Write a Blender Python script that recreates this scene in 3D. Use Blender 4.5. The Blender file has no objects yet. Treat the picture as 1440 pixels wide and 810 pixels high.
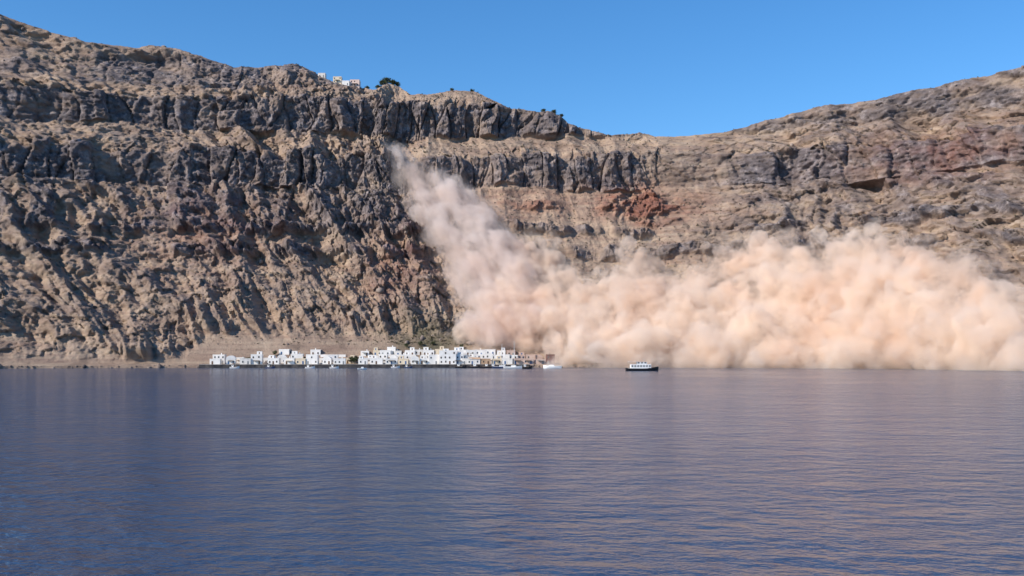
import bpy, bmesh, math, random
import numpy as np
from mathutils import Vector

# ------------------------------------------------------------------ camera, sky, sun, exposure
sc = bpy.context.scene
C = sc.collection
FPX, HOR, CAMZ = 1440.0, 497.0, 10.0            # focal length in photo pixels, horizon row, eye height
cam = bpy.data.objects.new('camera', bpy.data.cameras.new('camera'))
C.objects.link(cam)
cam.location = (0, 0, CAMZ)
cam.rotation_euler = (math.radians(90), 0, 0)
cam.data.sensor_width = 36.0
cam.data.lens = 36.0 * FPX / 1440.0
cam.data.shift_y = (HOR - 405.0) / 1440.0
cam.data.clip_start = 0.5
cam.data.clip_end = 60000
sc.camera = cam

SUN_EL = math.radians(33)
SUN_AZ = math.atan2(-0.87, -0.49)               # to-sun, measured from +Y towards +X
to_sun = Vector((math.sin(SUN_AZ) * math.cos(SUN_EL), math.cos(SUN_AZ) * math.cos(SUN_EL), math.sin(SUN_EL)))
w = bpy.data.worlds.new('World'); sc.world = w; w.use_nodes = True
nt = w.node_tree
bg = nt.nodes['Background']
sky = nt.nodes.new('ShaderNodeTexSky')
sky.sky_type = 'NISHITA'; sky.sun_disc = False
sky.sun_elevation = SUN_EL; sky.sun_rotation = SUN_AZ
sky.altitude = 0; sky.air_density = 1.0; sky.dust_density = 0.15; sky.ozone_density = 6.0
hs = nt.nodes.new('ShaderNodeHueSaturation'); hs.inputs['Saturation'].default_value = 1.18   # the phone's vivid rendering of blue
nt.links.new(sky.outputs[0], hs.inputs['Color']); nt.links.new(hs.outputs[0], bg.inputs[0])
bg.inputs[1].default_value = 0.142
sun = bpy.data.objects.new('sun', bpy.data.lights.new('sun', 'SUN'))
C.objects.link(sun)
sun.data.energy = 5.0; sun.data.angle = math.radians(0.53); sun.data.color = (1.0, 0.90, 0.78)
sun.rotation_euler = to_sun.to_track_quat('Z', 'Y').to_euler()
sc.view_settings.view_transform = 'Standard'
sc.view_settings.look = 'None'
sc.view_settings.exposure = 0.28
sc.view_settings.gamma = 1.0
sc.cycles.use_denoising = True
sc.cycles.max_bounces = 14
sc.cycles.volume_bounces = 10
sc.cycles.transparent_max_bounces = 16

random.seed(11)
RNG = np.random.default_rng(7)

# ------------------------------------------------------------------ numpy noise
_P = np.random.default_rng(3).permutation(256)
_P = np.concatenate([_P, _P, _P])
_G = np.random.default_rng(5).normal(size=(256, 3)); _G /= np.linalg.norm(_G, axis=1)[:, None]
def perlin(x, y, z):
    xi, yi, zi = np.floor(x).astype(int), np.floor(y).astype(int), np.floor(z).astype(int)
    xf, yf, zf = x - xi, y - yi, z - zi
    xi &= 255; yi &= 255; zi &= 255
    f = lambda t: t * t * t * (t * (t * 6 - 15) + 10)
    u, v, ww = f(xf), f(yf), f(zf)
    r = 0
    for dx in (0, 1):
        for dy in (0, 1):
            for dz in (0, 1):
                h = _P[_P[_P[xi + dx] + yi + dy] + zi + dz]
                g = _G[h]
                d = g[..., 0] * (xf - dx) + g[..., 1] * (yf - dy) + g[..., 2] * (zf - dz)
                r = r + d * (u if dx else 1 - u) * (v if dy else 1 - v) * (ww if dz else 1 - ww)
    return r * 1.5
def perlin2(x, y):
    xi, yi = np.floor(x).astype(np.int32), np.floor(y).astype(np.int32)
    xf, yf = x - xi, y - yi
    xi &= 255; yi &= 255
    u = xf * xf * xf * (xf * (xf * 6 - 15) + 10); v = yf * yf * yf * (yf * (yf * 6 - 15) + 10)
    def c(dx, dy):
        h = _P[_P[xi + dx] + yi + dy] * (2 * math.pi / 256)
        return np.cos(h) * (xf - dx) + np.sin(h) * (yf - dy)
    a_ = c(0, 0); a_ += u * (c(1, 0) - a_)
    b_ = c(0, 1); b_ += u * (c(1, 1) - b_)
    return (a_ + v * (b_ - a_)) * 1.4
def fbm(x, y, k, o=4, gain=0.5, ridged=False):
    """2-d fractal noise; k picks the pattern"""
    x = np.asarray(x, float) + k * 7.31; y = np.asarray(y, float) + k * 3.77
    r = 0; a = 1.0; n = 0.0
    for i in range(o):
        p = perlin2(x, y)
        r = r + a * ((1 - 2 * np.abs(p)) if ridged else p)
        n += a; a *= gain; x = x * 2.03 + 17.3; y = y * 2.03 + 5.1
    return r / n
def cells(x, y, k, jit=.9):
    """Worley cells: a random value per cell, a second one, and the distance to the cell border"""
    x = np.asarray(x, float) + k * 7.31; y = np.asarray(y, float) + k * 3.77
    xi, yi = np.floor(x).astype(np.int32), np.floor(y).astype(np.int32)
    d1 = np.full(x.shape, 9.0); d2 = np.full(x.shape, 9.0); h1 = np.zeros(x.shape, np.int32)
    for dx in (-1, 0, 1):
        for dy in (-1, 0, 1):
            h = _P[_P[(xi + dx) & 255] + ((yi + dy) & 255)]
            qx = xi + dx + .5 + jit * (h / 255. - .5); qy = yi + dy + .5 + jit * (_P[h + 71] / 255. - .5)
            d = np.hypot(x - qx, y - qy)
            m = d < d1
            d2 = np.where(m, d1, np.minimum(d2, d)); h1 = np.where(m, h, h1); d1 = np.where(m, d, d1)
    return _P[h1 + 131] / 255., _P[h1 + 190] / 255., d2 - d1
def sstep(a, b, x):
    t = np.clip((x - a) / (b - a), 0, 1); return t * t * (3 - 2 * t)

# ------------------------------------------------------------------ helpers
def tag(o, label=None, cat=None, group=None, kind=None):
    if label: o['label'] = label
    if cat: o['category'] = cat
    if group: o['group'] = group
    if kind: o['kind'] = kind
    return o
def mesh_obj(name, me, mat, parent=None):
    o = bpy.data.objects.new(name, me)
    if mat and not me.materials: me.materials.append(mat)
    C.objects.link(o)
    if parent: o.parent = parent
    return o
def empty(name, loc, rz=0):
    o = bpy.data.objects.new(name, None); C.objects.link(o)
    o.location = loc; o.rotation_euler = (0, 0, rz); o.empty_display_size = 0.5
    return o
def bm_mesh(bm, name='m', smooth=False):
    me = bpy.data.meshes.new(name); bm.normal_update(); bm.to_mesh(me); bm.free()
    if smooth: me.polygons.foreach_set('use_smooth', [True] * len(me.polygons))
    return me
def raw_mesh(vs, fs):
    """mesh from vertex and (n, k) face arrays"""
    me = bpy.data.meshes.new('m'); k = fs.shape[1]
    me.vertices.add(len(vs)); me.vertices.foreach_set('co', np.asarray(vs, np.float32).ravel())
    me.loops.add(fs.size); me.loops.foreach_set('vertex_index', fs.astype(np.int32).ravel())
    me.polygons.add(len(fs)); me.polygons.foreach_set('loop_start', np.arange(0, fs.size, k, dtype=np.int32))
    me.polygons.foreach_set('loop_total', np.full(len(fs), k, dtype=np.int32))
    me.update(calc_edges=True)
    return me
def box_mesh(sx, sy, sz, bev=0.0, z0=0.0):
    bm = bmesh.new(); bmesh.ops.create_cube(bm, size=1)
    for v in bm.verts: v.co = Vector((v.co.x * sx, v.co.y * sy, (v.co.z + .5) * sz + z0))
    if bev: bmesh.ops.bevel(bm, geom=bm.edges[:], offset=bev, segments=2, affect='EDGES', profile=0.6)
    return bm_mesh(bm)
def mat_new(name):
    m = bpy.data.materials.new(name); m.use_nodes = True
    t = m.node_tree
    return m, t, t.nodes['Principled BSDF']
def noisy_mat(name, c1, c2, scale, rough=0.9, bump=0.0):
    m, t, b = mat_new(name)
    tc = t.nodes.new('ShaderNodeTexCoord'); n = t.nodes.new('ShaderNodeTexNoise'); r = t.nodes.new('ShaderNodeValToRGB')
    n.inputs['Scale'].default_value = scale; n.inputs['Detail'].default_value = 5
    r.color_ramp.elements[0].position = .35; r.color_ramp.elements[1].position = .65
    r.color_ramp.elements[0].color = (*c1, 1); r.color_ramp.elements[1].color = (*c2, 1)
    t.links.new(tc.outputs['Object'], n.inputs['Vector']); t.links.new(n.outputs[0], r.inputs[0])
    t.links.new(r.outputs[0], b.inputs['Base Color']); b.inputs['Roughness'].default_value = rough
    b.inputs['Specular IOR Level'].default_value = 0.25
    if bump:
        bp = t.nodes.new('ShaderNodeBump'); bp.inputs['Strength'].default_value = bump; bp.inputs['Distance'].default_value = 0.2
        t.links.new(n.outputs[0], bp.inputs['Height']); t.links.new(bp.outputs[0], b.inputs['Normal'])
    return m

# ------------------------------------------------------------------ the cliff: shore line + profile + rim height
PZ = np.array([-6, 0, 2.2, 3.0, 12, 22, 60, 90, 97, 112, 118, 154, 157, 184, 211, 214, 244, 256, 300, 345.])
PD = np.array([-6, -1, 0, 15, 28, 44, 92, 124, 127, 145, 148, 186, 188, 191, 238, 240, 244, 263, 310, 355.])
def prof(z): return np.interp(z, PZ, PD)
def shore_y(x):
    x = np.asarray(x, float)
    l = np.maximum(-x - 120, 0); r = np.maximum(x - 120, 0)
    return 720 - 0.0009 * l ** 2 - 0.0034 * np.minimum(r, 260) ** 2 - np.maximum(r - 260, 0) * 1.0 + 4 * np.sin(x * .017 + 1)
def px_on_cliff(px, py, off=0.0):
    """point of the undisplaced cliff seen at a photo pixel, moved `off` metres towards the eye"""
    Y = 850.0
    for _ in range(40):
        z = CAMZ + (HOR - py) / FPX * Y
        x = (px - 720) / FPX * Y
        nx = shore_n(x)
        Y = 0.5 * Y + 0.5 * (float(shore_y(x)) + float(prof(z)) * 1.0)
    d = Vector(((px - 720) / FPX, 1, (HOR - py) / FPX))
    p = Vector((0, 0, CAMZ)) + d * (Y - off)
    return p
def shore_n(x):
    e = 0.5; s = (shore_y(x + e) - shore_y(x - e)) / (2 * e)
    n = np.stack([-s, np.ones_like(s)], -1) if np.ndim(s) else np.array([-s, 1.0])
    return n / np.linalg.norm(n, axis=-1, keepdims=True)

RIDGE = [(-400, -60), (-200, -20), (0, 20), (120, 62), (240, 70), (330, 96), (420, 92), (470, 118), (490, 124), (512, 123), (526, 129), (545, 118), (562, 121), (577, 133), (600, 134), (622, 130),
         (640, 128), (668, 130), (690, 140), (712, 150), (742, 155), (770, 158), (790, 165), (802, 177), (830, 184), (860, 191),
         (900, 188), (948, 193), (1020, 188), (1080, 170), (1160, 150), (1240, 140), (1330, 118), (1440, 96), (1700, 60), (2100, 60)]
NS, NT = 1500, 480
def rim_height():
    xs, hs = [], []
    for px, py in RIDGE:
        Y = 950.0
        for _ in range(60):
            z = CAMZ + (HOR - py) / FPX * Y
            xr = (px - 720) / FPX * Y
            xb = xr
            for _ in range(12):
                n = shore_n(xb); xb = 0.6 * xb + 0.4 * (xr - n[0] * float(prof(z)))
            Y = 0.6 * Y + 0.4 * (float(shore_y(xb)) + shore_n(xb)[1] * float(prof(z)))
        xs.append(xb); hs.append(min(z, 340))
    o = np.argsort(xs)
    return np.array(xs)[o], np.array(hs)[o]
RX, RH = rim_height()

# shore parameter: denser in the middle of the bay
q = np.linspace(-1, 1, NS)
SX = 400 * (0.68 * q + 0.32 * q ** 3)
H = np.interp(SX, RX, RH)
H = H + 1.6 * fbm(SX * .09, SX * 0, 3, 4)
NIN = 40                                           # rows of plateau behind the rim
tt = np.linspace(0, 1, NT)
zz = np.linspace(-6, 345, 3000)
arc = np.concatenate([[0], np.cumsum(np.hypot(np.diff(zz), np.diff(prof(zz))))])
Z = np.empty((NS, NT))
for i in range(NS):
    L = np.interp(H[i], zz, arc)
    Z[i] = np.interp(tt * L, arc, zz)
S = np.repeat(SX[:, None], NT, 1)
# wavy bands: read the profile at a height shifted by noise
edge = 1 - sstep(-14, 0, Z - H[:, None])
zs = Z + (8.0 * fbm(S * .011, Z * .01, 1.7, 3) + 5.0 * fbm(S * .05, Z * .02, 8.7, 3)) * sstep(30, 70, Z) * edge
wS = S + 6 * fbm(S * .03, Z * .02, 6.1, 3) + 16 * fbm(S * .007, Z * .012, 6.9, 2)           # warped shore coordinate: uneven columns
cA, cA2, eA = cells(wS * .075, Z * .012, 12.2)       # big columns, 13 m
cB, cB2, eB = cells(wS * .21 + .2 * perlin2(S * .1, Z * .1), Z * .045, 14.2)    # small ones, 5 m
cC, cC2, eC = cells(wS * .13 + Z * .03, Z * .15, 16.2)        # blocks in the rugged ground
cD, cD2, eD = cells(wS * .30, Z * .36, 18.2)                  # broken rock, 3 m
zs = zs + (9.0 * (cA2 - .5) + 3.5 * (cB2 - .5)) * (np.exp(-((zs - 184) / 9) ** 2) + np.exp(-((zs - 244) / 9) ** 2)) * edge
lum = np.clip(.35 + 1.5 * fbm(S * .02, Z * .03, 71, 3), 0, 1)
zs = zs + 1.9 * lum * np.sin(2 * math.pi * zs / 13 + 6.0 * fbm(S * .025, Z * .015, 73, 3)) * sstep(34, 60, Z) * edge   # thin lava ledges
D = prof(zs)
left = 1 - sstep(-62, -8, S + 0.40 * (Z - 60))      # rugged ground left of the slide
right = sstep(105, 185, S + 10 * fbm(S * .02, Z * .03, 51, 2))
left = np.maximum(left, 0.75 * right)
def band(a, b, e=4): return sstep(a - e, a + e, zs) * (1 - sstep(b - e, b + e, zs))
patch = fbm(S * .018, Z * .012, 19.2, 3)             # where a band is bold and where it is buried
m1 = band(214, 246, 1.5) * (1 - sstep(60, 110, S) * 0.6)
m2 = band(154, 186, 1.5) * (1 - 0.9 * sstep(85, 125, S) * (1 - right))
mb = np.maximum(m1, m2) * np.clip(.95 + .8 * patch, .5, 1)
mb = np.maximum(mb, 0.9 * band(262, 300, 4) * (1 - sstep(-160, -130, S)) * np.clip(.6 + 1.2 * patch, 0, 1))
midl = left * band(112, 156, 6)
ledge = np.maximum(band(89, 99, 2), band(111, 119, 2)) * sstep(.0, .3, fbm(S * .03, Z * .02, 31, 3) + .18)
def red_patch(S, Z):
    a = 1.5 * np.exp(-(((S - 105) / 24) ** 2 + ((Z - 138) / 16) ** 2))
    b = np.exp(-(((S - 30) / 55) ** 2 + ((Z - 140) / 16) ** 2)) * .45
    c = np.exp(-(((S + 85) / 30) ** 2 + ((Z - 80) / 35) ** 2)) * .45
    e = np.exp(-(((S - 235) / 40) ** 2 + ((Z - 170) / 25) ** 2)) * .40 + .5 * np.exp(-(((S + 230) / 50) ** 2 + ((Z - 110) / 40) ** 2)) * .6
    n = fbm(S * .06, Z * .09, 91, 4)
    return np.clip((a + b + c + e) * (1.0 + 1.6 * n), 0, 1)
redm = red_patch(S, Z)
butt = fbm(wS * .020, Z * .004, 2.2, 2, ridged=True)
col = .75 * cA + .25 * cB
crack = fbm(S * .30, Z * .06, 22.2, 3, .6)
block = fbm(S * .11, Z * .13, 25.5, 4, .6)
rugA = fbm(wS * .024 + Z * .015, Z * .007 - S * .002, 44, 4, .5, ridged=True)
rugB = fbm(wS * .055 + Z * .03, Z * .040, 54, 4, .6)
gul = fbm(wS * .020 + Z * .006, Z * .003, 64, 4, .5, ridged=True)
fine = fbm(S * .20, Z * .24, 74, 4, .65)
vil = sstep(-235, -215, S) * (1 - sstep(25, 45, S))
body = sstep(2 + 14 * vil, 14 + 22 * vil, Z)
disp = mb * (13.0 * (butt - .2) + 11.0 * (cA - .5) + 4.5 * (cB - .5) + 2.0 * (cD - .5) - 3.0 * (1 - sstep(0, .12, eA)) + 3.0 * block)
disp += midl * (14 * (butt - .3) + 9 * (cA - .5) + 4 * (cB - .5)) * .7
disp += left * body * (1 - mb) * (28 * (rugA - .35) * np.clip(.8 + 1.3 * fbm(S * .010, Z * .014, 47, 2), .25, 1.3) + 7.0 * rugB + (5.0 + 4 * right) * (cC - .5) + (2.4 + 2 * right) * (cD - .5))
disp += body * (1 - mb) * (1 - left) * (7.0 * (gul - .4) + 2.5 * rugB + (1.0 + 2.2 * sstep(70, 110, S)) * (cC - .5) * lum + (.6 + sstep(70, 110, S)) * (cD - .5))
disp += body * (1.1 + 1.6 * left + 1.1 * mb + 1.0 * ledge) * fine
disp += sstep(.35, .8, redm) * (1 - left) * (1 - mb) * (4.0 * cC + 3.0 * cB + 1.5 * cD)
disp += ledge * (3.0 + 5 * cB + 3 * cC)
disp *= 1 - 0.5 * sstep(-7, 0, Z - H[:, None])
disp += 0.5 * fbm(S * .2, Z * .2, 84, 3) * (1 - body)
rock = np.clip(mb * (0.8 + .5 * col) + left * body * sstep(.2, .7, rugA * .7 + rugB * .8 + .1) * (.4 + .35 * right) + ledge * .8 + midl * sstep(.2, .5, col) * .6, 0, 1)
rock *= np.clip(.9 + 1.0 * fbm(S * .05, Z * .07, 111, 3), .45, 1)
N2 = shore_n(SX)
dd = D - disp
PX = S + N2[:, 0:1] * dd
PY = shore_y(SX)[:, None] + N2[:, 1:2] * dd
PZZ = Z + 0.9 * disp * 0.25 * body * (1 - mb)
# plateau behind the rim
k = np.arange(1, NIN + 1)
step = 0.8 * 1.13 ** k; run = np.cumsum(step)
px_ = PX[:, -1:] + N2[:, 0:1] * run
py_ = PY[:, -1:] + N2[:, 1:2] * run
pz_ = PZZ[:, -1:] + 1.2 * fbm(px_ * .11, py_ * .11, 2, 4) * np.minimum(run / 6, 1) - 0.10 * run * np.minimum(run / 30, 1)
PX = np.hstack([PX, px_]); PY = np.hstack([PY, py_]); PZZ = np.hstack([PZZ, pz_])
rock = np.hstack([rock, np.zeros((NS, NIN))])
NR = NT + NIN
red = np.hstack([redm, np.zeros((NS, NIN))])
green = np.hstack([np.clip(np.exp(-(((S + 58) / 30) ** 2 + ((Z - 20) / 16) ** 2)) * (.9 + fbm(S * .1, Z * .1, 5, 3)), 0, 1), np.full((NS, NIN), .6)])
dark = np.hstack([sstep(.05 - .1 * right, .42 - .15 * right, fbm(S * .05, Z * .09, 101, 4)), np.zeros((NS, NIN))])
co = np.stack([PX, PY, PZZ], -1).reshape(-1, 3)
ii, jj = np.meshgrid(np.arange(NS - 1), np.arange(NR - 1), indexing='ij')
a = (ii * NR + jj).ravel()
faces = np.stack([a, a + NR, a + NR + 1, a + 1], 1)
me = raw_mesh(co, faces)
for nm, arr in (('rock', rock), ('red', red), ('green', green), ('dark', dark)):
    at = me.attributes.new(nm, 'FLOAT', 'POINT'); at.data.foreach_set('value', arr.astype(np.float32).ravel())

def cliff_material():
    m, t, b = mat_new('volcanic_cliff'); L = t.links.new; N = t.nodes.new
    tc = N('ShaderNodeTexCoord')
    def noise(scale, det=6, rough=.6, vec=None):
        n = N('ShaderNodeTexNoise'); n.inputs['Scale'].default_value = scale; n.inputs['Detail'].default_value = det
        n.inputs['Roughness'].default_value = rough; L(vec or tc.outputs['Object'], n.inputs['Vector']); return n.outputs[0]
    def ramp(v, stops):
        r = N('ShaderNodeValToRGB'); L(v, r.inputs[0]); e = r.color_ramp.elements
        for k, (p, c) in enumerate(stops):
            x = e[k] if k < 2 else e.new(p)
            x.position = p; x.color = (*c, 1)
        return r.outputs[0]
    def mix(f, c1, c2):
        x = N('ShaderNodeMix'); x.data_type = 'RGBA'; L(f, x.inputs[0]); L(c1, x.inputs[6]); L(c2, x.inputs[7]); return x.outputs[2]
    def attr(n):
        x = N('ShaderNodeAttribute'); x.attribute_name = n; return x.outputs['Fac']
    def math_(op, a_, b_):
        x = N('ShaderNodeMath'); x.operation = op; x.use_clamp = True
        for i_, v in enumerate((a_, b_)):
            if isinstance(v, (int, float)): x.inputs[i_].default_value = v
            else: L(v, x.inputs[i_])
        return x.outputs[0]
    scree = ramp(noise(.035, 8, .65), [(.28, (.190, .130, .100)), (.72, (.500, .390, .285)), (.50, (.345, .252, .186))])
    # layered ash: stretched along the strata
    mp = N('ShaderNodeMapping'); mp.inputs['Scale'].default_value = (.02, .02, .35); L(tc.outputs['Object'], mp.inputs[0])
    strata = ramp(noise(1.0, 5, .6, mp.outputs[0]), [(.35, (.200, .132, .112)), (.68, (.455, .365, .275))])
    scree = mix(math_('MULTIPLY', noise(.02, 3), .9), scree, strata)
    rockc = ramp(noise(.11, 8, .7), [(.30, (.040, .036, .042)), (.72, (.400, .355, .350)), (.52, (.150, .130, .134))])
    redc = ramp(noise(.12, 6, .7), [(.3, (.120, .040, .032)), (.7, (.330, .130, .090))])
    greenc = ramp(noise(.25, 6, .7), [(.3, (.050, .056, .032)), (.7, (.150, .135, .085))])
    darkc = ramp(noise(.2, 6, .7), [(.3, (.085, .062, .054)), (.7, (.240, .178, .140))])
    c = mix(math_('MULTIPLY', attr('dark'), .65), scree, darkc)
    c = mix(attr('rock'), c, rockc)
    c = mix(math_('MULTIPLY', attr('red'), .75), c, redc)
    c = mix(math_('MULTIPLY', attr('green'), .8), c, greenc)
    # scattered low scrub stains on gentle ground
    sp = math_('MULTIPLY', math_('SUBTRACT', noise(.42, 4, .7), .55), 5.0)
    ge = N('ShaderNodeNewGeometry'); sx = N('ShaderNodeSeparateXYZ'); L(ge.outputs['Normal'], sx.inputs[0])
    sp = math_('MULTIPLY', sp, math_('MULTIPLY', math_('SUBTRACT', sx.outputs[2], .45), 3.0))
    scol = N('ShaderNodeRGB'); scol.outputs[0].default_value = (.060, .052, .034, 1)
    c = mix(math_('MULTIPLY', sp, .75), c, scol.outputs[0])
    L(c, b.inputs['Base Color']); b.inputs['Roughness'].default_value = .95; b.inputs['Specular IOR Level'].default_value = .15
    bp = N('ShaderNodeBump'); bp.inputs['Strength'].default_value = .8; bp.inputs['Distance'].default_value = 1.6
    L(noise(.7, 10, .75), bp.inputs['Height']); L(bp.outputs[0], b.inputs['Normal'])
    return m
cliff = tag(mesh_obj('cliff', me, cliff_material()), 'layered brown volcanic cliff with dark columnar rock bands above the sea', kind='structure')

def ground_at(x, d):
    """height of the shore shelf and lower slope, d metres inland of the shore line"""
    n = shore_n(x)
    return float(np.interp(d, PD, PZ)), float(x + n[0] * d), float(shore_y(x) + n[1] * d)

# ------------------------------------------------------------------ sea
def sea_material():
    m, t, b = mat_new('sea_water'); L = t.links.new; N = t.nodes.new
    b.inputs['Base Color'].default_value = (.030, .060, .118, 1)
    b.inputs['Roughness'].default_value = .13; b.inputs['IOR'].default_value = 1.33
    tc = N('ShaderNodeTexCoord')
    h = None
    for sx, sy, s, amp in ((.60, 1.0, .12, 2.2), (.85, 1.0, .48, 1.6), (1.0, 1.0, 1.6, .46)):
        mp = N('ShaderNodeMapping'); mp.inputs['Scale'].default_value = (sx, sy, 1); mp.inputs['Rotation'].default_value = (0, 0, .25)
        n = N('ShaderNodeTexNoise'); n.inputs['Scale'].default_value = s; n.inputs['Detail'].default_value = 4; n.inputs['Roughness'].default_value = .55
        L(tc.outputs['Object'], mp.inputs[0]); L(mp.outputs[0], n.inputs['Vector'])
        x = N('ShaderNodeMath'); x.operation = 'MULTIPLY_ADD'; x.inputs[1].default_value = amp; L(n.outputs[0], x.inputs[0])
        if h: L(h, x.inputs[2])
        else: x.inputs[2].default_value = 0
        h = x.outputs[0]
    wn = N('ShaderNodeTexNoise'); wn.inputs['Scale'].default_value = .014; wn.inputs['Detail'].default_value = 3; L(tc.outputs['Object'], wn.inputs['Vector'])
    wr = N('ShaderNodeMapRange'); L(wn.outputs[0], wr.inputs[0]); wr.inputs['From Min'].default_value = .35; wr.inputs['From Max'].default_value = .65; wr.inputs['To Min'].default_value = .3; wr.inputs['To Max'].default_value = .75
    bp = N('ShaderNodeBump'); bp.inputs['Strength'].default_value = 1.0; L(wr.outputs[0], bp.inputs['Distance'])   # wind patches
    L(h, bp.inputs['Height']); L(bp.outputs[0], b.inputs['Normal'])
    return m
bm = bmesh.new(); bmesh.ops.create_grid(bm, x_segments=40, y_segments=40, size=9000)
sea = tag(mesh_obj('sea', bm_mesh(bm), sea_material()), 'calm blue grey sea with small ripples', kind='structure')

# ------------------------------------------------------------------ dust cloud
def remeshed(spheres, voxel, amp, seedz):
    b0 = bmesh.new(); bmesh.ops.create_icosphere(b0, subdivisions=2, radius=1)
    bv = np.array([v.co[:] for v in b0.verts]); bf = np.array([[v.index for v in f.verts] for f in b0.faces]); b0.free()
    vs = np.concatenate([bv * r + np.array(p) for p, r in spheres])
    fs = np.concatenate([bf + k_ * len(bv) for k_ in range(len(spheres))])
    o = bpy.data.objects.new('tmp', raw_mesh(vs, fs)); C.objects.link(o)
    md = o.modifiers.new('r', 'REMESH'); md.mode = 'VOXEL'; md.voxel_size = voxel
    dg = bpy.context.evaluated_depsgraph_get(); dg.update()
    me = bpy.data.meshes.new_from_object(o.evaluated_get(dg))
    bpy.data.objects.remove(o)
    def displace(me, amp, f, o_):
        n = len(me.vertices); co = np.empty(n * 3, np.float32); no = np.empty(n * 3, np.float32)
        me.vertices.foreach_get('co', co); me.vertex_normals.foreach_get('vector', no)
        co = co.reshape(-1, 3).astype(float); no = no.reshape(-1, 3)
        x, y, z = co[:, 0] * f, co[:, 1] * f, co[:, 2] * f + seedz
        b = 0; a_ = 1.0
        for i in range(o_):
            b = b + a_ * (np.abs(perlin(x + 13 * i, y, z)) * 2 - .45); a_ *= .6; x = x * 2.1; y = y * 2.1; z = z * 2.1
        co += no * (b * amp)[:, None]
        me.vertices.foreach_set('co', co.astype(np.float32).ravel()); me.update()
    displace(me, amp, .045, 5)
    o = bpy.data.objects.new('tmp', me); C.objects.link(o)
    md = o.modifiers.new('r', 'REMESH'); md.mode = 'VOXEL'; md.voxel_size = voxel
    dg = bpy.context.evaluated_depsgraph_get(); dg.update()
    me2 = bpy.data.meshes.new_from_object(o.evaluated_get(dg))
    bpy.data.objects.remove(o)
    me2.materials.clear()
    return me2
def dust_material(name, dens, col, noise=0, stretch=False):
    m = bpy.data.materials.new(name); m.use_nodes = True; t = m.node_tree
    t.nodes.remove(t.nodes['Principled BSDF'])
    v = t.nodes.new('ShaderNodeVolumePrincipled')
    v.inputs['Density'].default_value = dens; v.inputs['Color'].default_value = (*col, 1); v.inputs['Anisotropy'].default_value = .15
    if noise:
        tc = t.nodes.new('ShaderNodeTexCoord'); n = t.nodes.new('ShaderNodeTexNoise'); mr = t.nodes.new('ShaderNodeMapRange')
        n.inputs['Scale'].default_value = noise; n.inputs['Detail'].default_value = 5; n.inputs['Roughness'].default_value = .62; n.inputs['Distortion'].default_value = 1.0
        n2 = t.nodes.new('ShaderNodeTexNoise'); n2.inputs['Scale'].default_value = .022; n2.inputs['Detail'].default_value = 2; t.links.new(tc.outputs['Object'], n2.inputs['Vector'])
        cr = t.nodes.new('ShaderNodeValToRGB'); t.links.new(n2.outputs[0], cr.inputs[0]); t.links.new(cr.outputs[0], v.inputs['Color'])   # fine pale ash and coarser brown dust
        cr.color_ramp.elements[0].position = .36; cr.color_ramp.elements[0].color = (col[0] - .022, col[1] - .048, col[2] - .062, 1)
        cr.color_ramp.elements[1].position = .60; cr.color_ramp.elements[1].color = (min(col[0] + .006, .995), col[1] + .012, col[2] + .015, 1)
        mr.inputs['From Min'].default_value = .45; mr.inputs['From Max'].default_value = .66; mr.inputs['To Min'].default_value = dens * .02; mr.inputs['To Max'].default_value = dens * 2.6
        mp = t.nodes.new('ShaderNodeMapping'); t.links.new(tc.outputs['Object'], mp.inputs[0]); t.links.new(mp.outputs[0], n.inputs['Vector'])
        if stretch:                                # streaks along the fall line
            mp.vector_type = 'TEXTURE'; mp.inputs['Rotation'].default_value = (0, math.radians(55), 0); mp.inputs['Scale'].default_value = (2.2, 1, 1)
        t.links.new(n.outputs[0], mr.inputs[0]); t.links.new(mr.outputs[0], v.inputs['Density'])
        m.cycles.volume_step_rate = .3
    t.links.new(v.outputs[0], t.nodes['Material Output'].inputs['Volume'])
    return m
rd = random.Random(5)
def jit(s): return Vector((rd.uniform(-s, s), rd.uniform(-s, s), rd.uniform(-s, s)))
# the falling plume: photo row -> middle and half width
plume = []
yy = 216.0
while yy < 470:
    cx = float(np.interp(yy, [220, 240, 262, 300, 340, 380, 430, 470], [560, 577, 604, 643, 664, 690, 706, 716]))
    hw = float(np.interp(yy, [220, 240, 262, 300, 340, 380, 430, 470], [16, 26, 40, 55, 60, 60, 55, 50]))
    for _ in range(2 + int(hw / 9)):
        o_ = rd.uniform(-1, 1); r = (hw * rd.uniform(.26, .46) + 2) / 1.62
        p = px_on_cliff(cx + o_ * (hw - r), yy + rd.uniform(-8, 8), r * rd.uniform(.2, 1.3) + 2)
        plume.append((p, r * .9))
        for _ in range(4):
            d = jit(1).normalized(); plume.append((p + d * r * rd.uniform(.6, 1.0), r * rd.uniform(.25, .5)))
    yy += 4 + hw * .12
TOP = [(640, 470), (660, 440), (690, 415), (715, 390), (735, 340), (760, 334), (785, 354), (808, 388), (840, 396), (862, 382), (880, 350), (908, 348), (925, 376), (950, 384), (985, 360), (1030, 346), (1080, 330), (1130, 345), (1180, 326), (1240, 330),
       (1300, 345), (1360, 372), (1430, 420), (1500, 470)]
tx = [p[0] for p in TOP]; ty = [p[1] for p in TOP]
ground = []
for px in range(650, 1500, 13):
    top = float(np.interp(px, tx, ty))
    y = top
    while y < 520:
        r = rd.uniform(9, 15) if y < top + 30 else rd.uniform(14, 22)
        py = y + r * 2 * .9
        if py > (512 if px > 800 else 478): break
        p = px_on_cliff(px + rd.uniform(-6, 6), py, r * (1 if px > 800 else .3) + 4)
        ground.append((p, r * .85))
        for _ in range(4):
            d = jit(1).normalized(); ground.append((p + d * r * rd.uniform(.6, .95), r * rd.uniform(.3, .5)))
        y += r * 1.5
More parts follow.
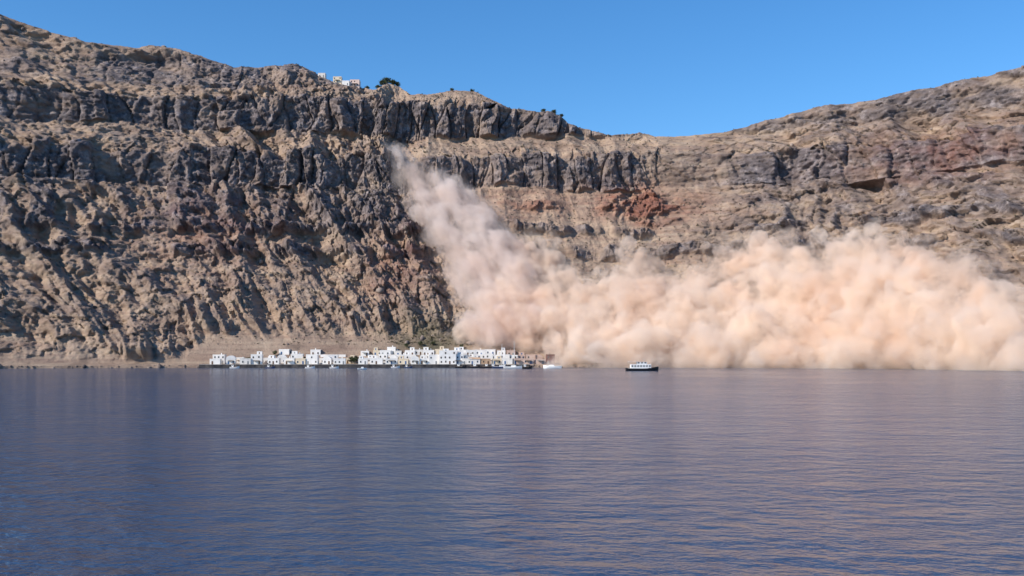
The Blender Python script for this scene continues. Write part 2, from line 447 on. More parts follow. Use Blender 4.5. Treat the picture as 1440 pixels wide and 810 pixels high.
for px in range(790, 1490, 12):                     # skirt that has rolled out over the shore
    for k_ in range(2):
        r = rd.uniform(9, 15) * min(1, (px - 770) / 60 + .45)
        x0 = (px - 720) / FPX * 700
        z_, X_, Y_ = ground_at(x0, (0 if k_ == 0 else 22) + rd.uniform(-16, 10)); z_ = max(z_, 0)
        ground.append((Vector((X_ + rd.uniform(-4, 4), Y_, z_ + r * (rd.uniform(.15, .6) + .8 * k_))), r))
for px in range(664, 800, 8):
    for _ in range(2):
        r = rd.uniform(9, 13); ground.append((px_on_cliff(px + rd.uniform(-5, 5), rd.uniform(452, 480), 0), r))
for px in range(716, 800, 9):                       # thin dust settling behind and between the last houses
    r = rd.uniform(7, 10); ground.append((px_on_cliff(px, 482 + rd.uniform(-8, 6), 0), r))
for px in range(735, 1480, 5):                      # ragged wisps torn off the top edge
    top = float(np.interp(px, tx, ty)); r = rd.uniform(2.5, 6)
    ground.append((px_on_cliff(px + rd.uniform(-8, 8), top + rd.uniform(-12, 22), 12 + r), r))
def shrink(sp, f, o_): return [(p, max(r * f - o_, .8)) for p, r in sp if r * f - o_ > .8]
DUST = (.989, .897, .806)
PLUME = (.955, .878, .828)
root = empty('dust_cloud', px_on_cliff(800, 500))
tag(root, 'billowing peach dust cloud rolling down the cliff from a rockslide and over the shore', 'dust cloud', kind='stuff')
inv = Vector(root.location)
for nm, src, (f, o_), amp, vx, mt in (
        ('outer_dust', ground, (1.14, -2.0), 6.0, 1.5, dust_material('dust_thin', .014, DUST, .05)),
        ('inner_dust', ground, (1.0, 0.5), 5.5, 1.4, dust_material('dust_mid', .080, DUST, .055)),
        ('dense_dust', ground, (.76, 3.0), 6.5, 1.4, dust_material('dust_dense', .085, DUST, .040)),
        ('plume_haze', plume, (1.16, -2.0), 6.0, 1.5, dust_material('plume_thin', .012, PLUME, .06, True)),
        ('plume_dust', plume, (1.0, 0.0), 5.0, 1.4, dust_material('plume_mid', .060, PLUME, .085, True)),
        ('plume_core', plume, (.80, 1.0), 5.0, 1.4, dust_material('plume_dense', .034, PLUME, .07, True))):
    me_ = remeshed(shrink(src, f, o_), vx, amp, 3.3)
    ob = mesh_obj(nm, me_, mt, root); me_.transform(__import__('mathutils').Matrix.Translation(-inv))

# ------------------------------------------------------------------ quay, houses
WHITE = [noisy_mat('limewash_white', (.74, .72, .68), (.84, .82, .79), .35, .85), noisy_mat('limewash_worn', (.62, .59, .55), (.78, .75, .70), .5, .9)]
CREAM = noisy_mat('limewash_cream', (.62, .52, .38), (.72, .62, .48), .4, .9)
OCHRE = noisy_mat('ochre_render', (.42, .27, .17), (.52, .36, .24), .4, .9)
DUSTY = noisy_mat('dusty_render', (.46, .33, .27), (.58, .44, .37), .4, .95)
REDST = noisy_mat('red_stone', (.12, .050, .042), (.20, .085, .070), .5, .95)
CONC = noisy_mat('quay_concrete', (.24, .22, .20), (.36, .34, .31), .2, .9, .3)
DARKST = noisy_mat('dark_stone', (.030, .028, .030), (.085, .075, .070), .4, .5)  # darker, smoother stone for the quay faces below its top
GLASS, _t, _b = mat_new('window_glass'); _b.inputs['Base Color'].default_value = (.02, .025, .03, 1); _b.inputs['Roughness'].default_value = .08
SHUT = [noisy_mat('shutter_blue', (.05, .11, .24), (.07, .15, .30), 1.5, .6), noisy_mat('shutter_brown', (.10, .055, .03), (.15, .085, .05), 1.5, .6), noisy_mat('shutter_grey', (.20, .21, .21), (.28, .29, .29), 1.5, .6)]
TIMBER = noisy_mat('weathered_timber', (.09, .06, .04), (.17, .12, .085), 1.2, .85)

def quay(x0, x1, d0, d1, top):
    xs = np.arange(x0, x1 + .1, 4.0); n = shore_n(xs); sy = shore_y(xs)
    bm = bmesh.new(); prev = None
    for k_, x in enumerate(xs):
        w_ = .25 * math.sin(k_ * 2.1)
        ring = [bm.verts.new((x + n[k_, 0] * d, sy[k_] + n[k_, 1] * d, z)) for d, z in ((d1, -3), (d0 + w_ - .25, -3), (d0 + w_, top - .12), (d0 + w_ + .12, top), (d1, top))]
        if prev:
            for a_ in range(4): bm.faces.new((prev[a_], ring[a_], ring[a_ + 1], prev[a_ + 1]))
        else: bm.faces.new(ring)
        prev = ring
    bm.faces.new(prev[::-1])
    bmesh.ops.recalc_face_normals(bm, faces=bm.faces)
    me = bm_mesh(bm); me.materials.append(CONC); me.materials.append(DARKST)
    for p in me.polygons: p.material_index = 0 if p.normal.z > .5 else 1
    return me
tag(mesh_obj('quay', quay(-216, 12, -5, 7, 2.45), None), 'low concrete quay with dark face along the village waterfront', kind='structure')

def wall_at(x, d): n = shore_n(x); return Vector((x + n[0] * d, float(shore_y(x)) + n[1] * d, 0)), math.atan2(-n[0], n[1])
_mc = {}
def shared(key, fn):
    if key not in _mc: _mc[key] = fn()
    return _mc[key]
def roof_mesh(w_, d_, kind):
    bm = bmesh.new()
    def bx(x0, x1, y0, y1, z0, z1):
        r = bmesh.ops.create_cube(bm, size=1)
        for v in r['verts']: v.co = Vector((x0 + (v.co.x + .5) * (x1 - x0), y0 + (v.co.y + .5) * (y1 - y0), z0 + (v.co.z + .5) * (z1 - z0)))
    if kind == 'flat':                             # parapet round a flat roof
        t_, h_ = .28, .55
        bx(-w_ / 2 - .04, w_ / 2 + .04, -d_ / 2 - .04, -d_ / 2 + t_, 0, h_); bx(-w_ / 2 - .04, w_ / 2 + .04, d_ / 2 - t_, d_ / 2 + .04, 0, h_)
        bx(-w_ / 2 - .04, -w_ / 2 + t_, -d_ / 2 + t_, d_ / 2 - t_, 0, h_); bx(w_ / 2 - t_, w_ / 2 + .04, -d_ / 2 + t_, d_ / 2 - t_, 0, h_)
        bx(-w_ / 2 + t_, w_ / 2 - t_, -d_ / 2 + t_, d_ / 2 - t_, .02, .14)
    elif kind == 'vault':                          # barrel vault running front to back
        N_ = 12; f, b = [], []
        for i in range(N_ + 1):
            a_ = math.pi * i / N_; x, z = math.cos(a_) * (w_ / 2 + .03), math.sin(a_) * w_ * .36
            f.append(bm.verts.new((x, -d_ / 2 - .05, z))); b.append(bm.verts.new((x, d_ / 2 + .05, z)))
        for i in range(N_): bm.faces.new((f[i], f[i + 1], b[i + 1], b[i]))
        bm.faces.new(f); bm.faces.new(b[::-1]); bm.faces.new((f[0], b[0], b[-1], f[-1]))
        bmesh.ops.recalc_face_normals(bm, faces=bm.faces)
    else:                                          # shallow gable
        o_ = .3; v = [bm.verts.new(c) for c in ((-w_ / 2 - o_, -d_ / 2 - o_, 0), (w_ / 2 + o_, -d_ / 2 - o_, 0), (w_ / 2 + o_, d_ / 2 + o_, 0), (-w_ / 2 - o_, d_ / 2 + o_, 0), (-w_ / 2 - o_, 0, w_ * .16), (w_ / 2 + o_, 0, w_ * .16))]
        for f in ((0, 1, 5, 4), (2, 3, 4, 5), (1, 2, 5), (3, 0, 4), (3, 2, 1, 0)): bm.faces.new([v[i] for i in f])
    return bm_mesh(bm)
def window(parent, x, y, z, w_, h_, shut, rz=0):
    wn = mesh_obj('window', shared(('wf', w_, h_), lambda: box_mesh(w_ + .24, .10, h_ + .24, .015)), shut, parent)
    wn.data = wn.data.copy() if wn.data.materials[0] != shut else wn.data
    wn.data.materials[0] = shut
    wn.location = (x, y, z); wn.rotation_euler.z = rz
    pn = mesh_obj('pane', shared(('wp', w_, h_), lambda: box_mesh(w_, .06, h_)), GLASS, wn); pn.location = (0, -.045, .12)
def house(name, x, d, w_, dp, h_, roof, wall_mat, shut, label, group, cat='house', zbase=None, yaw=0.0, loc=None):
    if loc is None:
        p, rz = wall_at(x, d); zb = float(np.interp(d - dp / 2, PD, PZ)) if zbase is None else zbase
        p.z = zb
    else: p, rz = Vector(loc), 0
    o = tag(empty(name, p, rz + yaw), label, cat, group)
    f_ = 7.0                                       # footing that runs down into the slope
    mesh_obj('wall', box_mesh(w_, dp, h_ + f_, .09, -f_), wall_mat, o)
    r_ = mesh_obj('roof', roof_mesh(w_, dp, roof), wall_mat if roof != 'gable' else OCHRE, o); r_.location.z = h_ - .003
    if roof == 'flat' and rd.random() < .45:
        ch = mesh_obj('chimney', box_mesh(.6, .6, 1.5, .05), wall_mat, r_); ch.location = (rd.uniform(-.3, .3) * w_, .2 * dp, .1)
    if roof == 'flat' and h_ < 8 and w_ > 6 and rd.random() < .4:      # set-back upper room
        u_ = mesh_obj('upper_room', box_mesh(w_ * .45, dp * .55, 2.5, .07), wall_mat, o); u_.location = (rd.choice((-1, 1)) * w_ * .22, dp * .18, h_ + .1)
        uw = mesh_obj('window', box_mesh(.8, .1, 1.1), shut, u_); uw.location = (0, -dp * .275 - .02, .7)
    if rd.random() < .3:                               # awning or pergola over the door side
        aw = mesh_obj('awning', box_mesh(w_ * .6, 1.8, .12, .02), rd.choice((TIMBER, CREAM, SHUT[2])), o); aw.location = (0, -dp / 2 - .92, 2.5); aw.rotation_euler.x = .12
    y = -dp / 2
    st = max(1, round(h_ / 3.2)); sh = h_ / st
    n = max(1, int(w_ // 2.6))
    dcol = rd.randrange(n)
    for s_ in range(st):
        for k_ in range(n):
            xx = -w_ / 2 + (k_ + .5) * w_ / n
            if s_ == 0 and k_ == dcol:
                dr = mesh_obj('door', box_mesh(1.05, .10, 2.15, .015), shut, o); dr.location = (xx, y - .03, .03)
                hd = mesh_obj('handle', shared('hd', lambda: box_mesh(.05, .07, .16)), CONC, dr); hd.location = (.38, -.08, 1.0)
            elif rd.random() < .62:
                window(o, xx + rd.uniform(-.3, .3), y - .03, s_ * sh + rd.uniform(.85, 1.2), .75, 1.05, shut)
    if dp > 4:
        for k_ in (-1, 1):
            if rd.random() < .7: window(o, k_ * (w_ / 2 + .03), rd.uniform(-.2, .2) * dp, (st - 1) * sh + .95, .9, 1.25, shut, math.pi / 2 * k_)
    return o
NUM = {1: 'one-storey', 2: 'two-storey', 3: 'three-storey', 4: 'four-storey'}
ROWD = [3.5, 15.5, 26, 36]
RT = {'flat': 'flat-roofed', 'vault': 'barrel-vaulted', 'gable': 'gabled'}
#          photo px, row, width m, depth m, height m, roof, colour
VILL = [(511, 0, 6, 5, 3.2, 'flat', 'w'), (519, 1, 7, 6, 3.4, 'flat', 'w'), (530, 0, 9, 6, 3.6, 'flat', 'w'), (529, 1, 5, 6, 4.2, 'vault', 'w'), (541, 1, 6, 6, 6.2, 'flat', 'w'), (534, 2, 6, 6, 3.4, 'flat', 'c'),
        (545, 2, 8, 6, 3.4, 'flat', 'w'), (551, 0, 8, 6, 3.4, 'flat', 'w'), (556, 1, 6, 6, 3.6, 'vault', 'w'), (563, 2, 5, 5, 3.2, 'flat', 'd'), (568, 0, 7, 6, 3.2, 'flat', 'c'), (571, 1, 7, 6, 6.0, 'flat', 'w'), (580, 2, 7, 6, 3.4, 'flat', 'w'),
        (584, 0, 6, 6, 3.8, 'vault', 'w'), (588, 1, 6, 6, 3.4, 'flat', 'c'), (597, 0, 6, 6, 3.4, 'flat', 'w'), (601, 1, 7, 6, 5.6, 'flat', 'w'), (606, 2, 8, 6, 3.4, 'flat', 'w'), (610, 0, 7, 6, 6.2, 'flat', 'w'), (616, 1, 6, 6, 4.0, 'vault', 'w'), (622, 2, 7, 6, 3.6, 'flat', 'c'),
        (630, 0, 11, 7, 9.2, 'flat', 'w'), (633, 1, 9, 7, 8.0, 'flat', 'w'), (644, 0, 8, 7, 6.6, 'flat', 'w'), (646, 1, 9, 7, 7.0, 'flat', 'w'), (642, 2, 8, 6, 3.6, 'flat', 'w'), (657, 0, 7, 6, 3.4, 'flat', 'd'), (659, 1, 6, 6, 3.2, 'flat', 'd'),
        (668, 0, 7, 6, 3.6, 'gable', 'd'), (675, 1, 8, 6, 5.8, 'flat', 'w'), (683, 0, 7, 6, 3.4, 'flat', 'o'), (687, 1, 8, 6, 6.2, 'flat', 'w'), (692, 2, 7, 6, 3.6, 'flat', 'w'), (699, 1, 8, 6, 5.4, 'flat', 'w'), (699, 0, 7, 6, 3.2, 'flat', 'c'), (707, 2, 6, 6, 3.6, 'flat', 'w'),
        (711, 1, 7, 6, 6.0, 'flat', 'w'), (714, 0, 7, 6, 3.4, 'flat', 'd'), (728, 0, 7, 6, 3.6, 'flat', 'u'), (731, 1, 8, 6, 5.4, 'flat', 'u'), (743, 0, 7, 6, 3.4, 'flat', 'u'), (747, 1, 7, 6, 6.0, 'flat', 'u'), (757, 1, 6, 6, 4.0, 'vault', 'u'), (760, 0, 7, 6, 3.2, 'flat', 'u'), (774, 0, 6, 6, 6.4, 'flat', 'r'),
        (653, 1, 8, 6, 5.8, 'flat', 'w'), (655, 2, 7, 6, 3.6, 'flat', 'w'), (664, 2, 7, 6, 3.6, 'flat', 'w'), (667, 1, 7, 6, 4.4, 'flat', 'w'), (678, 2, 7, 6, 3.4, 'flat', 'w'), (722, 1, 7, 6, 5.6, 'flat', 'w'), (720, 2, 6, 6, 3.6, 'flat', 'u'), (592, 2, 6, 6, 3.2, 'flat', 'd'), (516, 2, 6, 6, 3.2, 'flat', 'w'), (554, 2, 6, 5, 4.6, 'flat', 'w'), (577, 1, 4, 5, 4.4, 'vault', 'w'),
        # the same waterfront further along the bay
        (494, 1, 6, 6, 3.4, 'flat', 'c'), (478, 0, 8, 6, 3.6, 'flat', 'w'), (470, 1, 7, 6, 5.8, 'flat', 'w'), (461, 0, 6, 6, 3.4, 'vault', 'w'), (452, 1, 7, 6, 3.4, 'flat', 'w'), (447, 2, 7, 6, 3.4, 'flat', 'w'), (440, 0, 8, 6, 6.2, 'flat', 'w'), (424, 0, 7, 6, 3.4, 'flat', 'c'), (420, 1, 8, 6, 6.2, 'flat', 'w'),
        (408, 0, 7, 6, 3.6, 'flat', 'w'), (404, 2, 7, 6, 3.4, 'flat', 'w'), (399, 1, 6, 6, 4.0, 'vault', 'w'), (386, 0, 8, 6, 3.6, 'flat', 'w'), (376, 1, 7, 6, 3.4, 'flat', 'w'), (362, 0, 8, 6, 6.4, 'flat', 'w'), (346, 0, 7, 6, 3.4, 'flat', 'd'), (340, 1, 7, 6, 3.6, 'flat', 'w'), (326, 0, 6, 6, 3.6, 'vault', 'w'), (312, 1, 8, 6, 5.8, 'flat', 'w'), (304, 0, 7, 6, 3.4, 'flat', 'w')]
CT = {'w': 'white', 'c': 'cream', 'o': 'ochre', 'd': 'worn grey-white', 'u': 'dusty pink', 'r': 'dark red stone'}
CM = {'c': CREAM, 'o': OCHRE, 'd': WHITE[1], 'u': DUSTY, 'r': REDST}
ORD = ['first', 'second', 'third', 'fourth', 'fifth', 'sixth', 'seventh', 'eighth', 'ninth', 'tenth', 'eleventh', 'twelfth', 'thirteenth', 'fourteenth', 'fifteenth', 'sixteenth', 'seventeenth', 'eighteenth', 'nineteenth', 'twentieth']
ORD += ['twenty-' + o_ for o_ in ORD[:9]] + ['thirtieth'] + ['thirty-' + o_ for o_ in ORD[:9]]
order = {r_: sorted([v[0] for v in VILL if v[1] == r_], reverse=True) for r_ in range(4)}
for px, row, w_, dp, h_, roof, c in VILL:
    dp += rd.uniform(-.4, .6)
    dr = ROWD[row] + rd.uniform(-1.0, 1.2)
    x = (px - 720) / FPX * (float(shore_y((px - 720) / 2)) + dr)
    st = max(1, round(h_ / 3.2))
    k_ = order[row].index(px)
    if c == 'r': lab = 'dark red stone house at the dust end of the quay'
    else:
        far = 'dust cloud' if row else 'dark red stone house'
        lab = f"{NUM[st]} {CT[c]} {RT[roof]} house, {ORD[k_ - (0 if row else 1)]} from the {far} in the {['quay-front', 'second', 'third', 'top'][row]} row"
    nm = {'w': 'white_house', 'c': 'cream_house', 'o': 'ochre_house', 'd': 'worn_house', 'u': 'dusty_house', 'r': 'stone_house'}[c]
    house(nm, x, dr, w_ * rd.uniform(.95, 1.08), dp, h_ * rd.uniform(.96, 1.05), roof, WHITE[0] if c == 'w' else CM[c], rd.choice(SHUT), lab, 'houses of the waterfront village',
          zbase=2.46 if row == 0 else None, yaw=rd.uniform(-.07, .07))
# house on the rim
def rim_point(px, back):
    pj = 720 + FPX * PX[:, NT - 1] / PY[:, NT - 1]
    i = int(np.argmin(np.abs(pj - px))); n = N2[i]
    j = NT + int(np.argmin(np.abs(run - back)))
    return Vector((PX[i, j], PY[i, j], PZZ[i, j]))
RIMW = noisy_mat('rim_sunlit_render', (.62, .47, .40), (.74, .58, .50), .4, .9)  # pink of the sun on white walls, put into the wall colour
house('rim_house', 0, 0, 9.0, 8, 6.0, 'flat', RIMW, SHUT[1], 'white house tinted with sunlit pink at the end of the row on the cliff rim', None, loc=rim_point(499, 4))
for px, w_, h_, mt, c in ((486, 7, 4.0, WHITE[0], 'white'), (474, 8, 5.5, CREAM, 'cream'), (452, 7, 3.6, WHITE[1], 'grey-white')):
    house('rim_house', 0, 0, w_, 7, h_, 'flat', mt, SHUT[2], f'{c} flat-roofed house in the row on the cliff rim', 'houses on the cliff rim', loc=rim_point(px, 5))
# terrace walls between the rows
for x0, dr, ln in ((-92, 10.5, 22), (-60, 10.8, 18), (-34, 10.4, 20), (-12, 10.6, 14), (-150, 10.6, 22), (-80, 21.5, 24), (-45, 21.5, 16), (-18, 21.3, 20), (-128, 21.5, 18)):
    p, rz = wall_at(x0, dr); p.z = float(np.interp(dr, PD, PZ)) - .5
    t_ = tag(mesh_obj('terrace_wall', box_mesh(ln, .5, 2.2, .06), WHITE[0]), 'long low whitewashed terrace wall between the rows of houses', 'wall', 'terrace walls among the houses', kind='thing')
    t_.location = p; t_.rotation_euler.z = rz

# ------------------------------------------------------------------ boats
def hull_mesh(L, B, Hh, draft=.5, sheer=.5, transom=.75):
    bm = bmesh.new(); prev = None; n = 14
    for i in range(n + 1):
        u = i / n                                  # stern -> bow
        x = (u - .5) * L
        hw = B / 2 * (transom + (1 - transom) * min(u / .35, 1)) * (1 if u < .55 else max(.015, 1 - ((u - .55) / .45) ** 2.1))
        zt = Hh + sheer * max(0, (u - .4) / .6) ** 2 + .2 * sheer * (1 - u) ** 2
        zb = -draft * (1 - max(0, (u - .7) / .3) ** 2)
        ring = [bm.verts.new(c) for c in ((x, -hw, zt), (x, -hw * .93, zt * .4), (x - .02 * L * 0, -hw * .6, zb * .6), (x, 0, zb), (x, hw * .6, zb * .6), (x, hw * .93, zt * .4), (x, hw, zt))]
        if prev:
            for k_ in range(6): bm.faces.new((prev[k_], prev[k_ + 1], ring[k_ + 1], ring[k_]))
            bm.faces.new((prev[0], ring[0], ring[6], prev[6]))
        else: bm.faces.new(ring)
        prev = ring
    bm.faces.new(prev[::-1]); bmesh.ops.recalc_face_normals(bm, faces=bm.faces)
    return bm_mesh(bm)
def rail_mesh(L, B, h_, z):
    bm = bmesh.new()
    def bar(a_, b_, r=.03):
        a_, b_ = Vector(a_), Vector(b_); d = b_ - a_
        m_ = __import__('mathutils').Matrix.Translation((a_ + b_) / 2) @ d.to_track_quat('Z', 'Y').to_matrix().to_4x4()
        bmesh.ops.create_cone(bm, segments=6, radius1=r, radius2=r, depth=d.length, matrix=m_, cap_ends=True)
    for s_ in (-1, 1):
        bar((-L / 2, s_ * B / 2, z + h_), (L / 2, s_ * B / 2, z + h_))
        for k_ in range(7): bar((-L / 2 + L * k_ / 6, s_ * B / 2, z), (-L / 2 + L * k_ / 6, s_ * B / 2, z + h_))
    return bm_mesh(bm)
PWHITE = noisy_mat('boat_white', (.74, .74, .73), (.82, .82, .81), .8, .35)
PDARK = noisy_mat('boat_dark', (.012, .012, .016), (.030, .026, .030), .8, .35)
PBLUE = noisy_mat('boat_blue', (.03, .06, .14), (.05, .09, .19), .8, .35)
DECK = noisy_mat('boat_deck', (.34, .26, .18), (.44, .35, .26), .8, .7)
STEEL = noisy_mat('steel_rail', (.45, .45, .45), (.6, .6, .6), 1, .35)
def boat(name, px, Y, L, B, Hh, rz, hullm, label, cat='boat', group=None, style='caique'):
    o = tag(empty(name, ((px - 720) / FPX * Y, Y, 0), rz), label, cat, group)
    mesh_obj('hull', hull_mesh(L, B, Hh, .45, .12 * L if style == 'caique' else .06 * L), hullm, o)
    st = mesh_obj('rubbing_strake', box_mesh(L * .62, B + .08, .14, .03), DECK if style == 'caique' else PWHITE, o); st.location = (-L * .14, 0, Hh - .12)
    if style == 'tour':
        c1 = mesh_obj('cabin', box_mesh(L * .62, B * .82, 2.3, .12), PWHITE, o); c1.location = (-L * .05, 0, Hh)
        c2 = mesh_obj('upper_cabin', box_mesh(L * .30, B * .7, 1.4, .12), PWHITE, o); c2.location = (-L * .02, 0, Hh + 2.3)
        for cc, ln, hh, bb in ((c1, L * .62, 2.3, B * .82), (c2, L * .30, 1.4, B * .7)):
            k_ = int(ln / 1.5)
            for s_ in (-1, 1):
                for i in range(k_):
                    wn = mesh_obj('window', shared(('bw',), lambda: box_mesh(1.0, .06, .8)), GLASS, cc); wn.location = (-ln / 2 + (i + .5) * ln / k_, s_ * (bb / 2 + .01), hh * .42)
        r_ = mesh_obj('railing', rail_mesh(L * .6, B * .8, .9, Hh + 2.3), STEEL, o); r_.location.x = -L * .06
        cn = mesh_obj('canopy', box_mesh(L * .26, B * .78, .12, .03), PWHITE, o); cn.location = (-L * .29, 0, Hh + 3.9)
        for sx in (-1, 1):
            for sy in (-1, 1):
                ps = mesh_obj('canopy_post', shared('cp', lambda: box_mesh(.08, .08, 1.62)), STEEL, o); ps.location = (-L * .29 + sx * L * .12, sy * B * .36, Hh + 2.28)
        m_ = mesh_obj('mast', box_mesh(.14, .14, 2.6), PWHITE, o); m_.location = (L * .06, 0, Hh + 3.65)
    elif style == 'speed':
        c1 = mesh_obj('cabin', box_mesh(L * .28, B * .6, .8, .1), PWHITE, o); c1.location = (L * .05, 0, Hh + .02)
        ws = mesh_obj('windscreen', box_mesh(.08, B * .56, .5), GLASS, o); ws.location = (L * .2, 0, Hh + .6); ws.rotation_euler.y = -.5
        en = mesh_obj('outboard_engine', box_mesh(.4, .45, 1.0, .1), PDARK, o); en.location = (-L * .53, 0, .1)
    else:
        c1 = mesh_obj('cabin', box_mesh(L * .2, B * .5, 1.5, .08), PWHITE, o); c1.location = (-L * .2, 0, Hh)
        for s_ in (-1, 1):
            wn = mesh_obj('window', shared('cw', lambda: box_mesh(.55, .06, .5)), GLASS, c1); wn.location = (0, s_ * (B * .25 + .01), .8)
        m_ = mesh_obj('mast', box_mesh(.1, .1, L * .45), DECK, o); m_.location = (L * .12, 0, Hh - .1)
        sp = mesh_obj('stem_post', box_mesh(.16, .12, .9, .03), DECK, o); sp.location = (L * .485, 0, Hh + .08 * L)
        dk = mesh_obj('deck', box_mesh(L * .5, B * .7, .1), DECK, o); dk.location = (L * .1, 0, Hh)
    return o
boat('small_motorboat', 509, 640, 5.6, 2.0, .75, .15, PWHITE, 'small white open motorboat lying off the west end of the village', style='speed')
boat('fishing_boat', 741, 668, 6.4, 2.4, 1.3, .1, PDARK, 'small black hulled fishing boat lying off the dusty houses', style='caique')
boat('cabin_cruiser', 777, 690, 12.5, 3.4, 1.5, 3.0, PWHITE, 'white cabin boat beside the black fishing boat at the edge of the dust', style='tour' if False else 'speed')
for k_, (px, L) in enumerate(((704, 11), (721, 12.5))):      # two yachts with bare masts
    b_ = boat('sailing_yacht', px, 694 - 4 * k_, L, 3.2, 1.1, .08 - .2 * k_, PWHITE if k_ else PBLUE, ('white' if k_ else 'blue') + ' sailing yacht with tall bare mast beside the dark wooden boats', style='speed')
    mm = mesh_obj('mast', box_mesh(.30, .24, L * 1.4), STEEL, b_); mm.location = (L * .08, 0, 1.0)
    bo = mesh_obj('boom', box_mesh(L * .38, .16, .18, .03), CREAM, b_); bo.location = (-L * .12, 0, 2.4)
boat('excursion_boat', 903, 590, 19.0, 4.6, 1.4, .06, PDARK, 'large excursion boat with black hull and white cabins in front of the dust cloud', style='tour')
for k_, (px, L, mt) in enumerate(((648, 8, PDARK), (664, 9, PDARK), (681, 7.5, PDARK), (697, 9, PDARK), (712, 7, PDARK))):
    boat('wooden_boat', px, 706, L, 2.7, 1.2, rd.choice((0.03, 3.1)) + rd.uniform(-.06, .06), mt, f'dark wooden fishing boat moored at the quay, {ORD[4 - k_]} from the dusty pink houses', group='dark boats moored along the quay')
for px, L, mt in ((556, 6, PWHITE), (574, 5.5, PBLUE), (470, 6, PWHITE), (436, 6.5, PWHITE), (380, 6, PBLUE), (330, 6.5, PWHITE)):
    c = 'white' if mt is PWHITE else 'blue'
    boat('rowing_boat', px, 704 if px > 500 else 690, L, 2.0, .8, rd.uniform(-.1, .1), mt, f'small {c} hulled boat moored below the white houses', group=f'small {c} boats along the quay', style='caique')

# ------------------------------------------------------------------ trees, scrub, boulders
BARK = noisy_mat('bark', (.06, .045, .035), (.12, .09, .07), 2, .95)
LEAF = noisy_mat('dark_leaves', (.030, .042, .018), (.075, .090, .040), .8, .8)
def leaf_cloud(r, n, seed, flat=.8):
    g = np.random.default_rng(seed)
    cl = g.normal(size=(max(6, n // 40), 3)); cl *= (g.uniform(.35, .8, len(cl)) / np.linalg.norm(cl, axis=1))[:, None]
    c = cl[g.integers(0, len(cl), n)] + g.normal(size=(n, 3)) * .2
    c[:, 2] *= flat; c *= r
    a_ = g.normal(size=(n, 3)); a_ /= np.linalg.norm(a_, axis=1)[:, None]
    b_ = np.cross(a_, g.normal(size=(n, 3))); b_ /= np.linalg.norm(b_, axis=1)[:, None]
    s_ = (r * g.uniform(.07, .14, n))[:, None]
    v = np.stack([c - a_ * s_, c + b_ * s_ * .6, c + a_ * s_, c - b_ * s_ * .6], 1).reshape(-1, 3)
    return raw_mesh(v, np.arange(4 * n).reshape(-1, 4))
def trunk_mesh(h_, r):
    bm = bmesh.new()
    def limb(a_, b_, r0, r1):
        d = b_ - a_; m_ = __import__('mathutils').Matrix.Translation((a_ + b_) / 2) @ d.to_track_quat('Z', 'Y').to_matrix().to_4x4()
        bmesh.ops.create_cone(bm, segments=8, radius1=r0, radius2=r1, depth=d.length, matrix=m_, cap_ends=True)
    t_ = Vector((.12 * h_, 0, h_ * .6)); limb(Vector((0, 0, -.6)), t_, r, r * .7)
    for k_ in range(5):
        a_ = k_ * 1.26; limb(t_ - Vector((0, 0, .1)), t_ + Vector((math.cos(a_) * .3 * h_, math.sin(a_) * .3 * h_, .35 * h_)), r * .5, r * .15)
    return bm_mesh(bm)
for k_, (px, dr, h_) in enumerate(((495, 5, 5.5), (500, 9, 4.5), (504, 17, 4.0), (576, 31, 3.6), (595, 33, 3.8), (613, 34, 3.4), (652, 30, 3.6), (665, 21, 3.4), (431, 16, 4), (392, 22, 4.2), (354, 15, 4.4))):
    x = (px - 720) / FPX * (720 + dr); p, rz = wall_at(x, dr); p.z = float(np.interp(dr, PD, PZ))
    big = k_ < 2
    o = tag(empty('tree', p, k_ * 1.3), 'round dark green tree at the west end of the dense house cluster' if big else 'small dark green tree among the white houses', 'tree', 'trees at the village end' if big else 'small trees among the houses')
    mesh_obj('trunk', trunk_mesh(h_ * .55, .16), BARK, o)
    cr = mesh_obj('crown', leaf_cloud(h_ * .5, 700, 60 + k_), LEAF, o); cr.location = (.06 * h_, 0, h_ * .62)
for k_, (px, h_) in enumerate(((531, 5), (538, 6.5), (544, 7.5), (551, 7.0), (558, 5.5), (516, 4.0), (636, 3.6), (664, 3.8), (764, 4.2), (780, 4.6), (790, 3.6))):
    p = rim_point(px, 1.5 + .8 * (k_ % 3))
    o = tag(empty('rim_tree', p, k_ * 1.7), 'bushy dark tree in the clump beside the rim houses' if k_ < 6 else 'lone low bushy tree on the bare cliff rim', 'tree', 'tree clump beside the rim houses' if k_ < 6 else 'lone trees on the rim')
    mesh_obj('trunk', trunk_mesh(h_ * .5, .18), BARK, o)
    cr = mesh_obj('crown', leaf_cloud(h_ * .62, 900, 90 + k_, .7), LEAF, o); cr.location = (.05 * h_, 0, h_ * .42)
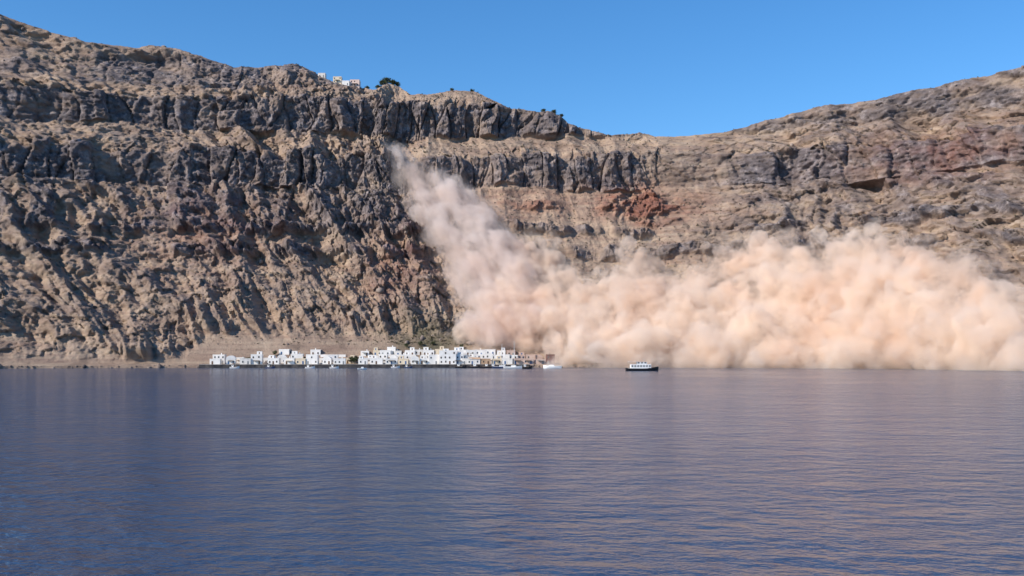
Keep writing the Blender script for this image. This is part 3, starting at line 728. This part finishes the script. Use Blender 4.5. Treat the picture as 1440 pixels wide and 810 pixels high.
# scrub and boulders strewn over the slopes
e1 = np.diff(PZZ, axis=1)[:-1]; hor = np.hypot(np.diff(PX, axis=1)[:-1], np.diff(PY, axis=1)[:-1])
steep = (e1 / (hor + .2))
ok = (steep < 1.15) & (PZZ[:-1, :-1] > 16)
wgt = np.where(ok, .3 + 3 * green[:-1, :-1] + np.clip(fbm(PX[:-1, :-1] * .03, PZZ[:-1, :-1] * .04, 7, 3), 0, 1), 0)
wgt[:, NT - 3:] = np.where(PZZ[:-1, NT - 4:-1] > 16, .5, 0)[:, :wgt[:, NT - 3:].shape[1]]
g = np.random.default_rng(21)
def strew(wg, n):
    idx = g.choice(wg.size, n, replace=False, p=(wg / wg.sum()).ravel()); i, j = np.unravel_index(idx, wg.shape)
    return np.stack([PX[i, j], PY[i, j], PZZ[i, j]], 1)
pts = strew(wgt, 6500); n = len(pts); Q = 9
r = g.uniform(.35, 1.1, n)
c = (pts[:, None] + g.normal(size=(n, Q, 3)) * (r[:, None, None] * np.array([.45, .45, .25])) + np.array([0, 0, .3])).reshape(-1, 3)
a_ = g.normal(size=(n * Q, 3)); a_ /= np.linalg.norm(a_, axis=1)[:, None]; b_ = np.cross(a_, g.normal(size=(n * Q, 3))); b_ /= np.linalg.norm(b_, axis=1)[:, None]
s_ = np.repeat(r, Q)[:, None] * .5
v = np.stack([c - a_ * s_, c + b_ * s_ * .7, c + a_ * s_, c - b_ * s_ * .7], 1).reshape(-1, 3)
SCRUB = noisy_mat('dry_scrub', (.045, .045, .024), (.13, .11, .065), .15, .9)
tag(mesh_obj('scrub', raw_mesh(v, np.arange(len(v)).reshape(-1, 4)), SCRUB), 'dry olive scrub dotted over the cliff slopes', kind='stuff')
b0 = bmesh.new(); bmesh.ops.create_icosphere(b0, subdivisions=1, radius=1)
bv = np.array([v_.co[:] for v_ in b0.verts]); bf = np.array([[v_.index for v_ in f.verts] for f in b0.faces]); b0.free()
wb = np.where(ok, .25 + np.hstack([left[:-1], np.zeros((NS - 1, NIN - 1))]), 0)
pts = strew(wb, 2600)
sh = strew(np.where((PZZ[:-1, :-1] > -.6) & (PZZ[:-1, :-1] < 1.6), 1.0, 0), 900)
pts = np.concatenate([pts, sh]); n = len(pts)
r = .35 + g.pareto(2.6, n) * .45; r = np.minimum(r, 3.0)
v = pts[:, None] + (bv[None] * (1 + .35 * g.normal(size=(n, len(bv), 1)) * .8)) * r[:, None, None] * g.uniform(.6, 1.1, (n, 1, 3))
ROCKM = noisy_mat('boulder_rock', (.10, .080, .074), (.30, .24, .20), .12, .95)
tag(mesh_obj('boulders', raw_mesh(v.reshape(-1, 3), np.concatenate([bf + k_ * len(bv) for k_ in range(n)])), ROCKM), 'loose boulders strewn over the slopes and shore', kind='stuff')
